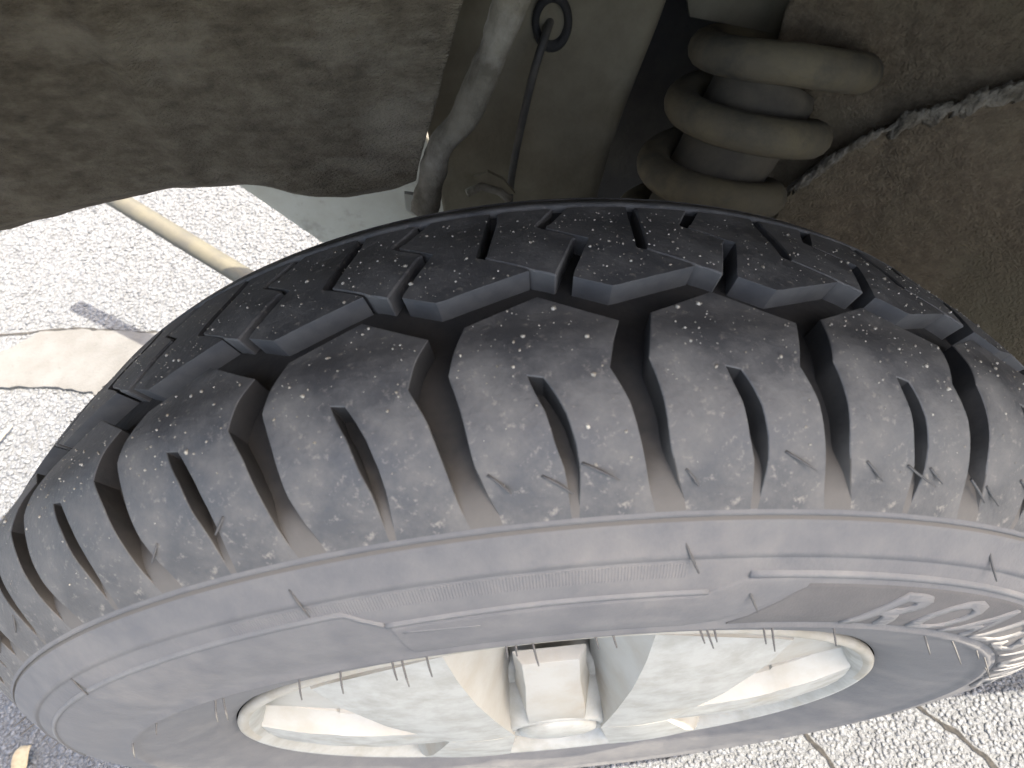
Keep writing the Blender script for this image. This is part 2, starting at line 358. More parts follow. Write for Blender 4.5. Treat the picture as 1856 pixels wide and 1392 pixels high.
# inner half: two interlocking blocks per pitch, parted by fine zigzag slots
Lc = pw(mm(5, 10.7, 13, 22.4, 52.5, 62), [0, -.15, -.6, -3.15, -2.35, -2.15])
Lw = pw(mm(10, 21, 23.5, 52, 62), [.13, .13, .38, .42, .3])
Zc = pw(mm(0, 7, 32, 43.5, 62), [1.6, 1.85, 3.55, 1.0, 2.9])
Zw = pw(mm(0, 8, 31, 33, 43, 45.5, 62), [.48, .48, .48, .14, .14, .45, .5])
rib = lambda th: float(np.interp(th, [0, 4.5, PITCH], mm(10.7, -1.7, 10.7)))
a_edge = (0., 1.55)
A_blk = block_mesh('tread_block_inner', lambda y: Lc(y) + Lw(y), lambda y: Zc(y) - Zw(y), lambda u: rib(a_edge[0] + (a_edge[1] - a_edge[0]) * u) - .0002, lambda u: .0615, 8, 30, walls='side_rubber')
B_blk = block_mesh('tread_block_centre', lambda y: Zc(y) + Zw(y), lambda y: Lc(y) + PITCH - Lw(y), lambda u: rib(2.1 + (PITCH - 2.15) * u), lambda u: .0615, 14, 30, walls='side_rubber')
for k in range(35):
    for me_ in (shoulder, A_blk, B_blk):
        wl('tread_block', me_, 'tread', tyre, PH + k * PITCH + random.uniform(-.08, .08))
# inner shoulder ring standing beyond the thin line
ring = [(rt(.0632) - .004, .0632), (rt(.0638), .0638), (rt(.068), .068), (rt(.0722), .0722), (rt(.0730) - .0013, .0731), (rt(.0742) - .0013, .0741), (rt(.0748), .0749), (.3185, .0772), (.312, .079), (.310, .07)]
wl('shoulder_rib', revolve('shoulder_rib', ring, 240, closed=True), 'tread', tyre)

# ---- sidewall relief
def arc_ridge(name, pts, wdt, hgt):
    """raised bead on the sidewall along (theta, r) points"""
    P = []
    for (t0, r0), (t1, r1) in zip(pts[:-1], pts[1:]):
        n = max(2, int(abs(t1 - t0) / .8) + 1)
        for k in range(n): P.append((t0 + (t1 - t0) * k / n, r0 + (r1 - r0) * k / n))
    P.append(pts[-1]); V = []; F = []
    for t, r in P:
        for dr, h in ((-wdt / 2, -.0006), (-wdt * .32, hgt), (wdt * .32, hgt), (wdt / 2, -.0006)):
            V.append(pol(r + dr, t, ysw(r + dr) - h))
    for i in range(len(P) - 1):
        for k in range(3): F.append((i * 4 + k, i * 4 + k + 1, i * 4 + k + 5, i * 4 + k + 4))
    F += [(0, 1, 2, 3), tuple(len(V) - 4 + k for k in (3, 2, 1, 0))]
    me = mesh(name, V, F); fix_normals(me); return me
wl('sidewall_ridge', arc_ridge('sidewall_ridge', [(13.2, .2998), (40, .2990), (78, .2985)], .0028, .0009), 'raised', tyre)
wl('sidewall_ridge', arc_ridge('sidewall_ridge', [(-10.7, .2912), (0, .2925), (10.8, .2920)], .0022, .0009), 'raised', tyre)
wl('sidewall_ridge', arc_ridge('sidewall_ridge', [(-75, .2975), (-30, .2990), (-12.9, .3002), (-10.7, .2918)], .0022, .0008), 'raised', tyre)
wl('sidewall_ridge', arc_ridge('sidewall_ridge', [(-9.8, .2862), (-4.5, .2835)], .0016, .0007), 'raised', tyre)
def sw_panel(name, poly, hgt, step=.8):
    """plate on the sidewall: poly lists r0/r1 against theta: [(theta, r_in, r_out)...]"""
    V = []; F = []; rows = []
    for (t0, a0, b0), (t1, a1, b1) in zip(poly[:-1], poly[1:]):
        n = max(1, int(abs(t1 - t0) / step))
        for k in range(n): f = k / n; rows.append((t0 + (t1 - t0) * f, a0 + (a1 - a0) * f, b0 + (b1 - b0) * f))
    rows.append(poly[-1]); m = 25
    for t, a, b in rows:
        for k in range(m):
            r = a + (b - a) * k / (m - 1); e = hgt if 0 < k < m - 1 else -.0008
            V.append(pol(r, t, ysw(r) - e))
    for i in range(len(rows) - 1):
        for k in range(m - 1): F.append((i * m + k, i * m + k + 1, i * m + m + k + 1, i * m + m + k))
    me = mesh(name, V, F); fix_normals(me); return me
wl('sidewall_plate', sw_panel('sidewall_plate', [(-10.4, .2660, .2900), (10.5, .2660, .2908), (12.9, .2700, .2992), (17.8, .2940, .2990)], .0006), 'wall', tyre)
wl('label_plate', sw_panel('label_plate', [(14.3, .2655, .2665), (18.0, .2655, .2960), (70, .2655, .2960), (74, .2655, .2800)], .0004), 'panel', tyre)
# fine radial serration band
V = []; F = []
nb = 300
for i in range(nb + 1):
    t = -21 + 30 * i / nb; h = .00025 if i % 2 else .00005
    for r in (.2985, .3000, .3045): V.append(pol(r, t, ysw(r) - (h if r > .2985 else -.0002)))
    V.append(pol(.3050, t, ysw(.3050) + .0003))
for i in range(nb):
    for k in range(3): F.append((4 * i + k, 4 * i + k + 1, 4 * i + k + 5, 4 * i + k + 4))
me = mesh('serration_band', V, F); fix_normals(me); wl('serration_band', me, 'wall', tyre, smooth=False)

# lettering on the sidewall, bent round the tyre
def lettering(text, th0, step, r_base, r_cap, hgt, parent, shear=.35):
    for i, ch in enumerate(text):
        cu = bpy.data.curves.new('letter', 'FONT'); cu.body = ch; cu.extrude = 0; cu.resolution_u = 3; cu.offset = .022
        to = bpy.data.objects.new('tmp', cu); COL.objects.link(to)
        bpy.context.view_layer.update()
        me = bpy.data.meshes.new_from_object(to.evaluated_get(bpy.context.evaluated_depsgraph_get()))
        bpy.data.objects.remove(to, do_unlink=True)
        bm = bmesh.new(); bm.from_mesh(me); bmesh.ops.remove_doubles(bm, verts=bm.verts, dist=1e-4)
        bmesh.ops.triangulate(bm, faces=bm.faces[:]); bmesh.ops.subdivide_edges(bm, edges=[e for e in bm.edges if e.calc_length() > .07], cuts=4)
        ext = bmesh.ops.extrude_face_region(bm, geom=bm.faces[:]); up = {v for v in ext['geom'] if isinstance(v, bmesh.types.BMVert)}
        xs = [v.co.x for v in bm.verts]; wd = max(xs) - min(xs); x0 = min(xs)
        for v in bm.verts:
            yy = max(0, min(1.0, v.co.y / .73)); x = (v.co.x - x0) / wd
            r = r_base + (r_cap - r_base) * yy
            t = th0 + i * step + x * step * .84 + (yy - .5) * step * shear * 1.1
            v.co = pol(r, t, ysw(r) - (hgt if v in up else -.0006))
        bmesh.ops.recalc_face_normals(bm, faces=bm.faces); bm.to_mesh(me); bm.free()
        me.materials.clear(); wl('letter', me, 'raised', parent, smooth=False)
lettering('ROADSTONE', 25.8, 6.5, .2678, .2935, .0011, tyre)

# ---- rubber moulding hairs
def hair(base, d, ln, bend, rad=.00045):
    b = Vector(base); d = Vector(d).normalized(); P = []
    for k in range(5):
        t = k / 4; P.append(b - d * .002 + d * (ln + .002) * t + Vector(bend) * t * t * ln)
    wl('rubber_hair', tube('rubber_hair', P, [rad * 1.1, rad, rad * .95, rad * .9, rad * .6], 5), 'hair', tyre)
for k in range(-5, 6):                              # on the shoulder blocks near the top of the tyre
    for th, y, dth in ((-.35, -66, 2.1), (1.9, -65.5, 2.2), (5.0, -67.5, 2.0), (-3.2, -67, 1.6)):
        if random.random() < .35: continue
        th = th + PH + k * PITCH + random.uniform(-.4, .4); y = (y + random.uniform(-1.5, 1.5)) / 1000
        p0 = Vector(pol(rt(y) + .0002, th, y)); p1 = Vector(pol(rt(y - .0035) + .0012, th + dth * random.uniform(.5, .9) * (1 if k > -1 else -.6), y - .0045))
        hair(p0, p1 - p0, (p1 - p0).length * random.uniform(.5, .85), (0, -.15, random.uniform(-.2, .2)), .0005)
for th, r, ln in ((8.7, .310, .008), (32.2, .311, .009), (13.8, .291, .007), (-15.3, .3107, .008), (45, .308, .008), (-40, .306, .008)):
    hair(pol(r, th, ysw(r)), Vector(pol(-.35, th, -.75)) + Vector((.25, 0, -.2)), ln, (.2, 0, -.25), .0005)
for th in (-32.6, -31.5, -22, -17.8, -13, -12.2, -9.9, -3.5, -2.6, -1.1, 3.6, 5.1, 12.2, 13.0, 13.5, 18.1, 19, 25.3, 38, 44, 52, 58, 66, -45, -58):
    th += random.uniform(-.2, .2); ln = random.uniform(.0035, .010)
    hair(pol(.2615, th, -.0970), (math.sin(R(th)) * .15 + random.uniform(-.15, .15), -1, -.35), ln, (.1, 0, -.3), .00045)
for th in list(range(196, 300, 4)) + [100, 104, 108, 111, 117]:
    th += random.uniform(-1.3, 1.3)
    hair(pol(.3150, th, -.0800), Vector(pol(.7, th, -.9)), random.uniform(.005, .010), (random.uniform(-.2, .2), 0, 0), .0005)

# ---- grit stuck on the tread
gp = []; gr = []
while len(gp) < 1700:
    th = random.uniform(-42, 48); y = random.uniform(-.068, .056)
    u = ((th - PH + PITCH / 2) % PITCH) - PITCH / 2
    dens = noise.noise(Vector((th * .35, y * 60, 2.7))) * .5 + .5
    if random.random() > dens * (1.1 if y > -.045 else .28): continue
    if y < -.006:
        if not (sL(y) + .3 < u < sR(y) - .3 and y < s_top((u - sL(y)) / (sR(y) - sL(y))) - .001): continue
        if y < -.038 and abs(u - sipc(y)) < .7: continue
    else:
        u2 = u % PITCH
        if y < rib(u2) + .001 or abs(u2 - Zc(y)) < .5 or abs(u2 - Lc(y)) < .4 or abs(u2 - PITCH - Lc(y)) < .4: continue
    gp.append(pol(rt(y) + .00005, th, y)); gr.append(min(.0010, .00024 * math.exp(random.gauss(0, .65))))
gro = stones('sand_grit', np.array(gp), np.array(gr), .7, 'grit', lift=0); gro.parent = tyre; gro['kind'] = 'stuff'

# ---- rim
RL, YL = .2066, -.0844
lip_prof = [(.2095, -.0795), (.2098, -.0822), (.2088, -.0838), (.2070, -.0846), (.2052, -.0843), (.2030, -.0826), (.2000, -.0803), (.1970, -.0765), (.1935, -.066), (.1915, -.05), (.1900, -.02), (.1895, .07), (.2000, .078), (.2095, .079), (.209, .074), (.198, .06), (.198, -.06), (.205, -.074)]
rim = link('rim', revolve('rim', lip_prof, 200, closed=True), 'silver', wheel, loc=(0, .01, ZA))
rim.data.materials.append(M['lip']); rim.data.materials.append(M['dark'])
for q in rim.data.polygons:
    r = math.hypot(q.center.x, q.center.z)
    if q.center.y < -.0775 and r > .2040 and q.center.z > .02: q.material_index = 1
    elif q.center.y > -.060: q.material_index = 2
ANG = [-26, 26, 90, 152, 208, 270]
# spoke: broad face, sloping side walls, tapering to the hub
fy = pw([0, .045, .08, .13, .17, .199], [-.0945, -.0948, -.0945, -.0928, -.0885, -.0826])
fw = pw([.03, .05, .08, .13, .17, .199], [.0165, .0180, .0215, .029, .0365, .0430])       # half width of the face
bw = pw([.03, .05, .08, .13, .17, .199], [.019, .0205, .0240, .0400, .0560, .0680])             # half width at the root
V = []; F = []; rs = np.linspace(.030, .1985, 22)
cs = [(-1, .034, 1), (-1, .012, .8), (-1, .0015, .06), (-1, 0, 0), (-.5, -.0008, 0), (0, -.0012, 0), (.5, -.0008, 0), (1, 0, 0), (1, .0015, .06), (1, .012, .8), (1, .034, 1)]
for r in rs:
    for s, dy, f in cs:
        hw = fw(r) if abs(s) < 1 or f == 0 else fw(r) + (bw(r) - fw(r)) * f
        x = s * hw; V.append((x, fy(r) + dy, math.sqrt(max(r * r - x * x, .0001)) if r > .15 else r))
m = len(cs)
for i in range(len(rs) - 1):
    for k in range(m - 1): F.append((i * m + k, i * m + k + 1, i * m + m + k + 1, i * m + m + k))
    F.append((i * m + m - 1, i * m, i * m + m, i * m + 2 * m - 1))
F.append(tuple(range(m))); F.append(tuple((len(rs) - 1) * m + k for k in range(m)))
spoke = mesh('spoke', V, F); fix_normals(spoke)
spoke.materials.append(M['silver']); spoke.materials.append(M['silver_lit'])
for i_, q in enumerate(spoke.polygons):
    if not (i_ < (len(rs) - 1) * m and 3 <= i_ % m <= 6): q.material_index = 1
sharp(spoke, 22)
for v_ in spoke.vertices: v_.co.y += .003
for a in (90, 270): wl('spoke', spoke, 'silver', rim, a)
# the four broad arms beside the narrow top and bottom windows: nearly parallel bands from the lip to the hub
def arm(sg):
    V = []; F = []; nu, nv = 6, 22; zi = .0006; mi = []
    xi = lambda z: float(np.interp(z, [0, .194], [.0300, .0500])); xo = lambda z: float(np.interp(z, [0, .160], [.0760, .1265]))
    si = lambda z: float(np.interp(z, [0, .05, .19], [.004, .009, .027])); so = lambda z: float(np.interp(z, [0, .15], [.006, .020]))
    cols = [('wi', 2), ('wi', 1)] + [('f', k) for k in range(nu + 1)] + [('wo', 1), ('wo', 2)]
    for j in range(nv + 1):
        for kind, k in cols:
            f = {'wi': 0, 'wo': 1}.get(kind, k / nu)
            xe = .0500 + (.1265 - .0500) * f                                  # where this column meets the lip
            zt = math.sqrt(.1985 ** 2 - xe ** 2); z = zi + (zt - zi) * j / nv
            x = xi(z) + (xo(z) - xi(z)) * f if j < nv else xe
            x = xi(z) * (1 - f) + xo(z) * f; r = min(.1985, math.hypot(x, z)); y = fy(r) - .0012 * math.sin(math.pi * f)
            if kind == 'wi': x -= si(z) * (k / 2); y += .0005 + .017 * k
            if kind == 'wo': x += so(z) * (k / 2); y += .0005 + .017 * k
            V.append((sg * x, y, z))
    m = len(cols)
    for j in range(nv):
        for k in range(m - 1): F.append((j * m + k, j * m + k + 1, j * m + m + k + 1, j * m + m + k)); mi.append(0 if 2 <= k < m - 3 else 1)
    F.append(tuple(range(m))); mi.append(1)
    F.append(tuple(nv * m + k for k in range(m))); mi.append(1)
    me = bpy.data.meshes.new('spoke'); me.from_pydata(V, [], F); me.update(); fix_normals(me)
    me.materials.append(M['silver']); me.materials.append(M['silver_lit']); me.polygons.foreach_set('material_index', mi)
    sharp(me, 22); return me
for sg in (-1, 1):
    am = arm(sg)
    for a in (0, 180): wl('spoke', am, 'silver', rim, a)
# recessed dish between the spokes with an open window near the barrel
dish = [(.020, -.072), (.05, -.070), (.066, -.067), (.072, -.064), (.074, -.058), (.074, -.034), (.02, -.04)]
wl('dish', revolve('dish', dish, 120, closed=True), 'silver', rim)
# pocket floors in the wide side windows, rib in the narrow ones
def sector(name, a0, a1, r0, r1, y0, y1, th=.006, n=24, mrows=8):
    V = []; F = []
    for i in range(n + 1):
        t = a0 + (a1 - a0) * i / n
        for j in range(mrows + 1):
            f = j / mrows; V.append(pol(r0 + (r1 - r0) * f, t, y0 + (y1 - y0) * f - .006 * math.sin(math.pi * f) * math.sin(math.pi * i / n)))
    for i in range(n):
        for j in range(mrows): F.append((i * (mrows + 1) + j, i * (mrows + 1) + j + 1, (i + 1) * (mrows + 1) + j + 1, (i + 1) * (mrows + 1) + j))
    me = mesh(name, V, F); bm = bmesh.new(); bm.from_mesh(me); bmesh.ops.recalc_face_normals(bm, faces=bm.faces); bmesh.ops.solidify(bm, geom=bm.faces[:], thickness=th); bm.to_mesh(me); bm.free(); return me
for a0, a1 in ((38, 84), (96, 142), (-84, -38), (-142, -96)):
    wl('pocket_floor', sector('pocket_floor', a0, a1, .04, .1975, -.072, -.0700), 'silver_lit', rim)
for a in (0, 180):
    hw0, hw1 = .0185, .0165; Pp = []
    for r, yf, hw in ((.03, -.0925, hw0), (.06, -.0895, hw0), (.09, -.0815, hw1), (.112, -.0757, hw1), (.116, -.0738, hw1)): Pp.append((r, yf, hw))
    V = []; F = []
    for r, yf, hw in Pp: V += [(-hw, yf, r), (hw, yf, r), (-hw * 1.3, yf + .008 + .25 * max(0, .10 - r), r), (hw * 1.3, yf + .008 + .25 * max(0, .10 - r), r)]
    for i in range(len(Pp) - 1):
        b = 4 * i; F += [(b, b + 1, b + 5, b + 4), (b + 1, b + 3, b + 7, b + 5), (b + 2, b, b + 4, b + 6)]
    b = 4 * (len(Pp) - 1); F += [(0, 2, 3, 1), (b, b + 1, b + 3, b + 2)]
    me = mesh('window_rib', V, F); fix_normals(me); bevel(me, .0012, 2, 30); sharp(me, 30); wl('window_rib', me, 'silver_lit', rim, a)
hubp = [(0.0, -.0880), (.026, -.0890), (.0285, -.0905), (.0300, -.0925), (.0330, -.0930), (.0360, -.0920), (.040, -.085), (.046, -.078), (.062, -.06), (.0, -.06)]
wl('hub', revolve('hub', hubp, 72), 'silver', rim)
capp = [(0.0001, -.0972), (.012, -.0970), (.021, -.0962), (.026, -.0948), (.0275, -.0930), (.0275, -.087), (.0001, -.087)]
wl('hub_cap', revolve('hub_cap', capp, 60), 'silver', rim)
# lug nuts in round seats between the spokes
nut = bpy.data.meshes.new('lug_nut'); bm = bmesh.new()
bmesh.ops.create_cone(bm, segments=6, radius1=.0095, radius2=.0095, depth=.018, cap_ends=True, matrix=Matrix.Translation((0, -.078, .0)) @ Matrix.Rotation(R(90), 4, 'X'))
bmesh.ops.create_cone(bm, segments=24, radius1=.0125, radius2=.0105, depth=.006, cap_ends=True, matrix=Matrix.Translation((0, -.070, .0)) @ Matrix.Rotation(R(90), 4, 'X'))
for v in bm.verts: v.co.z += .064
bm.to_mesh(nut); bm.free()
for a in (58, 121, 239, 302): wl('lug_nut', nut, 'silver', rim, a, smooth=False)
# brake drum seen through the windows
drum = [(.0, -.005), (.12, -.008), (.128, -.002), (.130, .03), (.0, .03)]
wl('brake_drum', revolve('brake_drum', drum, 72), 'dark', rim)

# ================================================================== CAR BODY AROUND THE WHEEL
CAM = np.array(cam.location); RM = np.array(cam.rotation_euler.to_matrix()); FP = 1168.58
def ray(u, v): d = RM @ np.array([(u - 928) / FP, (696 - v) / FP, -1.]); return d / np.linalg.norm(d)
def onp(u, v, y): d = ray(u, v); return CAM + d * (y - CAM[1]) / d[1]          # where a sight line meets a lateral plane of the car
def onz(u, v, z): d = ray(u, v); return CAM + d * (z - CAM[2]) / d[2]

arch = tag(empty('wheel_arch', (0, .25, 0)), 'dirty dark wheel arch lining and inner wing around the tyre', 'wheel arch')
def part(name, me, m, smooth=True, parent=None):
    o = link(name, me, m, smooth=smooth); o.parent = parent or arch
    if o.parent is arch: o.location = (0, -.25, 0)
    return o
# --- inner wing, front half: sheet near y=.25 with a rolled lower edge
edge = [onp(-420, 520, .17), onp(-150, 470, .235), onp(0, 438, .25), onp(130, 402, .25), onp(240, 378, .25), onp(350, 364, .25), onp(455, 357, .25), onp(520, 366, .25), onp(580, 376, .25), onp(640, 372, .25), onp(700, 363, .25), onp(745, 350, .248)]
ce = catmull(edge, 8); ne = len(ce) - 1
def wing(u, v):
    i = u * ne; a = ce[int(i)]; b = ce[min(ne, int(i) + 1)]; q = a + (b - a) * (i - int(i))
    top = np.array([q[0] + .085 * max(0, u - .55) / .45 * 2.2, q[1] - .0, .99])
    k = v ** 1.15; P = q + (top - q) * k
    P[1] += .005 * fbm(P, 5) + .0018 * fbm(P, 40) + .02 * max(0, .06 - v) / .06 - .012 * math.exp(-((P[0] + .215) / .010) ** 2) * (1 if v > .12 else v / .12) * .5
    P[1] -= .05 * v * v
    return tuple(P)
part('inner_wing', sheet('inner_wing', wing, 110, 70, .003), 'liner')
# --- pinched flange running down its rear edge
fl = [onp(948, -60, .236), onp(925, 20, .236), onp(898, 95, .236), onp(868, 165, .236), onp(842, 222, .236), onp(805, 262, .236), onp(790, 300, .237), onp(780, 345, .239), onp(772, 382, .24)]
cf = catmull(fl, 7); V = []; F = []
for i, q in enumerate(cf):
    wv = .0095 + .002 * fbm(q, 40)
    for du, dy in ((-1, .010), (-1, .000), (-.55, -.006), (.2, -.008), (.8, -.004), (1, .004), (1, .03)):
        n_ = .0016 * fbm((q[0] + du * .01, q[1], q[2]), 90); V.append((q[0] + du * wv + n_, q[1] + dy + n_ * 1.5, q[2] - du * .002))
for i in range(len(cf) - 1):
    for k in range(6): F.append((i * 7 + k, i * 7 + k + 1, i * 7 + k + 8, i * 7 + k + 7))
me = mesh('pinch_flange', V, F); fix_normals(me); part('pinch_flange', me, 'flange')
# tab at the flange foot
tb = [onp(733, 352, .262), onp(768, 356, .262), onp(768, 384, .262), onp(752, 392, .262), onp(735, 380, .262)]
part('flange_tab', prism('flange_tab', tb, (0, 1, 0), .004), 'cream', smooth=False)
# --- dusty inner panel behind, folding back at its rear edge
pe = [(1205, -80), (1180, 0), (1160, 60), (1130, 140), (1100, 220), (1075, 300), (1062, 345), (1055, 372)]
pcv = catmull([onp(u, v, .335) for u, v in pe], 6); npv = len(pcv) - 1
def ipanel(u, v):
    q = np.array(pcv[min(npv, int(v * npv))])
    if u < .72: x = -.055 + (q[0] + .055) * u / .72; P = np.array([x, .335, q[2]])
    elif u < .80: a = (u - .72) / .08 * math.pi / 2; P = np.array([q[0] + .012 * math.sin(a), .335 + .012 * (1 - math.cos(a)), q[2]])
    else: P = np.array([q[0] + .012 + .02 * (u - .8) / .2,   .347 + .07 * (u - .8) / .2, q[2]])
    P[1] += .003 * fbm(P, 12); return tuple(P)
part('inner_panel', sheet('inner_panel', ipanel, 70, npv, .003), 'frame')
# dark sheet added behind the panels so the gaps stay black
bk = [(-.05, .425, .14), (.75, .425, .14), (.75, .425, 1.02), (-.05, .425, 1.02)]
part('dark_backing', prism('dark_backing', bk, (0, 1, 0), .004), 'frame_dark', smooth=False)
# grommet hole with hose
gc = onp(1000, 38, .333); tor = bpy.data.meshes.new('grommet'); bm = bmesh.new()
segs = 28
rings_ = [(.0155, 0), (.0175, -.003), (.0150, -.006), (.0115, -.004), (.0105, .001), (.009, .004), (.0, .004)]
vv = [[bm.verts.new((gc[0] + (r * .85) * math.cos(2 * math.pi * k / segs), gc[1] + dy, gc[2] + r * 1.25 * math.sin(2 * math.pi * k / segs))) for k in range(segs)] for r, dy in rings_[:-1]]
for a, b in zip(vv[:-1], vv[1:]):
    for k in range(segs): bm.faces.new((a[k], a[(k + 1) % segs], b[(k + 1) % segs], b[k]))
bm.faces.new(vv[-1]); bmesh.ops.recalc_face_normals(bm, faces=bm.faces); bm.to_mesh(tor); bm.free()
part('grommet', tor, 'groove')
# small clip bracket by the flange foot
bp0 = [onp(858, 322, .30), onp(884, 312, .30), onp(912, 326, .30), onp(934, 352, .30), onp(905, 350, .30), onp(880, 340, .30)]
part('clip_bracket', prism('clip_bracket', bp0, (0, 1, .2), .003), 'frame', smooth=False)
part('clip_arm', tube('clip_arm', [onp(846, 350, .285), onp(872, 338, .29), onp(905, 347, .292), onp(925, 362, .29)], .0035, 8), 'flange')
# --- spring tower plate above the spring
tp = [onp(1235, -90, .36), onp(1690, -60, .36), onp(1640, 0, .36), onp(1560, 104, .36), onp(1480, 96, .36), onp(1400, 60, .36), onp(1250, 30, .36)]
part('spring_tower', prism('spring_tower', tp, (0, 1, 0), .006), 'frame', smooth=False)
# --- rear half of the arch: one curved sheet from the inner wing round to the rear wall, lower and upper of the seam
seam = [(1405, 392), (1430, 345), (1462, 318), (1500, 292), (1545, 262), (1600, 234), (1655, 212), (1710, 196), (1775, 178), (1856, 155), (1960, 128), (2100, 95), (2300, 60)]
def surf(x):                                    # lateral position of the rear arch sheet against x
    return float(np.interp(x, [.15, .23, .30, .38, .44, .48, .50], [.290, .285, .262, .205, .12, .02, -.045]))
def onsurf(u, v):
    d = ray(u, v); lo, hi = .15, 1.6
    for _ in range(60):
        t = (lo + hi) / 2; P = CAM + d * t
        if P[1] - surf(P[0]) < 0: lo = t
        else: hi = t
    return CAM + d * hi
sp = catmull([onsurf(u, v) for u, v in seam] + [np.array((x, surf(x), .62 + .3 * (x - .44))) for x in (.455, .475, .49, .50)], 6); ns = len(sp) - 1
def rear_low(u, v):
    q = sp[min(ns, int(round(u * ns)))]
    bot = np.array([q[0] + .01, surf(q[0]), .22]); P = np.array(q) + (bot - np.array(q)) * v
    P[1] = surf(P[0]); n_ = .005 * fbm(P, 9) + .0012 * fbm(P, 55)
    d1 = abs((P[0] - .405) * .8 + (P[2] - .52) * .6)
    n_ += .010 * math.exp(-(d1 / .014) ** 2) * (1 if P[2] < .60 else 0)
    P[0] += n_ * .6; P[1] += n_; return tuple(P)
part('rear_arch_panel', sheet('rear_arch_panel', rear_low, ns, 90, .003), 'arch')
_sx = np.array([q[0] for q in sp]); _sz = np.array([q[2] for q in sp]); _o = np.argsort(_sx)
def rear_up(u, v):
    x = .225 + .29 * u; z0 = float(np.interp(x, _sx[_o], _sz[_o])) - .012; z = z0 + (1.0 - z0) * v
    y = surf(x) + .012 + .03 * min(1, v * 5) + .004 * fbm((x, 0, z), 6) - .008 * math.exp(-((z - .64 - .2 * (x - .3)) / .008) ** 2)
    return (x, y, z)
part('upper_arch_panel', sheet('upper_arch_panel', rear_up, 50, 80, .003), 'arch')
# lumpy seam sealer bead along the joint
V = []; F = []; cb = catmull(sp[6:], 3); nk = 9
for i, q in enumerate(cb):
    q = np.array(q); t = i / len(cb); wv = .0075 + .0040 * fbm((q[0], q[1], q[2]), 45) + .002 * fbm(q, 130)
    if fbm((q[0], 7, 3), 38) < -.38: wv *= .35
    for k in range(nk):
        a = math.pi * 2 * k / nk; n_ = 1 + .5 * fbm((q[0] * 1.0, a * .012, q[2]), 120)
        V.append((q[0] - .6 * .004 + math.cos(a) * wv * .3, q[1] - .003 - max(-.3, math.sin(a)) * wv * .6 * n_, q[2] + math.cos(a) * wv * n_ * 1.15))
for i in range(len(cb) - 1):
    for k in range(nk): F.append((i * nk + k, i * nk + (k + 1) % nk, (i + 1) * nk + (k + 1) % nk, (i + 1) * nk + k))
me = mesh('seam_sealer', V, F); fix_normals(me); part('seam_sealer', me, 'sealer')
# --- roof and front wall of the arch, outer wing with its arch cut-out, bonnet, bumper and sill (above and beside the camera, added to block and shape the light)
YB = -.110
def aroof(u, v):
    x = -.405 + .905 * u; y = YB + .03 + ((.245 if x < -.16 else .42) - YB) * v
    return (x, y, .955 - .10 * max(0, abs(x) - .25) ** 1.0)
part('arch_roof', sheet('arch_roof', aroof, 20, 10, .003), 'arch')
def fwall(u, v): return (-.405 - .008 * math.sin(math.pi * v), YB + .12 + .20 * u, .575 + .385 * v)
part('front_arch_wall', sheet('front_arch_wall', fwall, 10, 16, .003), 'liner')
def rwall(u, v): return (.505 + .02 * math.sin(math.pi * v), YB + .06 + .10 * u, .24 + .72 * v)
part('rear_arch_wall', sheet('rear_arch_wall', rwall, 6, 16, .003), 'arch')
def ring_pt(t):                                  # arch opening: half-width .5, crown .885
    return (.5 * math.sin(t), .345 + .54 * math.cos(t))
body = tag(empty('car', (0, YB, 0)), 'unseen pale car body panels shaped to block light around the wheel', 'car')
def bpart(name, me, m='body', smooth=False):
    o = link(name, me, m, smooth=smooth); o.parent = body; o.location = (0, -YB, 0); return o
V = []; F = []; n = 48
for i in range(n + 1):
    t = -R(58) + R(158) * i / n; x, z = ring_pt(t); xo = x * 1.0
    yb = YB + .05 * max(0, (abs(x) - .22) / .25) ** 1.5; zt = 1.05 if abs(t) < R(62) else 1.05 - (abs(t) - R(62)) * 1.1
    x = max(-.42, min(.47, x)); V += [(x * .985, yb + .02, z - .008), (x, yb, z), (x * 1.004, yb - .004, z + .012), (x * 1.01, yb, z + (zt - z) * .4), (x * 1.012, yb + .004, max(zt, z + .02))]
for i in range(n):
    for k in range(4): F.append((5 * i + k, 5 * i + k + 1, 5 * i + k + 6, 5 * i + k + 5))
me = mesh('front_wing', V, F); bm = bmesh.new(); bm.from_mesh(me); bmesh.ops.recalc_face_normals(bm, faces=bm.faces); bmesh.ops.solidify(bm, geom=bm.faces[:], thickness=.0015); bm.to_mesh(me); bm.free()
bpart('front_wing', me, smooth=True)
def slab(name, x0, x1, y0, y1, z0, z1, m='body', bev=.01):
    me = prism(name, [(x0, y0, z0), (x1, y0, z0), (x1, y1, z0), (x0, y1, z0)], (0, 0, 1), z1 - z0); bevel(me, bev, 2); return bpart(name, me, m)
ybf = lambda x: YB + .05 * max(0, (abs(x) - .22) / .25) ** 1.5 - .006
bx = np.linspace(-.42, .50, 24)
bon = [(x, ybf(x), 1.052) for x in bx] + [(.50, .445, 1.052), (-.165, .445, 1.052), (-.165, .262, 1.052), (-.42, .262, 1.052)]
bme = prism('bonnet', bon, (0, 0, 1), .022); bpart('bonnet', bme)  # unseen; outline cut back so the sun reaches the road at left
slab('door', .49, 1.30, YB + .042, YB + .07, .30, 1.05)
slab('scuttle', .56, 1.30, YB + .08, .445, 1.03, 1.06)
slab('floor_pan', .54, 1.30, YB + .08, .445, .32, .34, 'frame_dark')
slab('firewall', .52, .528, YB + .30, .43, .34, 1.05, 'frame_dark', .002)
slab('blocker_side', -.165, .52, .432, .445, .56, 1.05, 'frame_dark', .002)  # walls added out of view to keep light out behind the inner wing
slab('blocker_end', -.178, -.166, .262, .43, .56, 1.05, 'frame_dark', .002)
slab('blocker_front', -.425, -.415, YB + .13, .25, .575, 1.05)

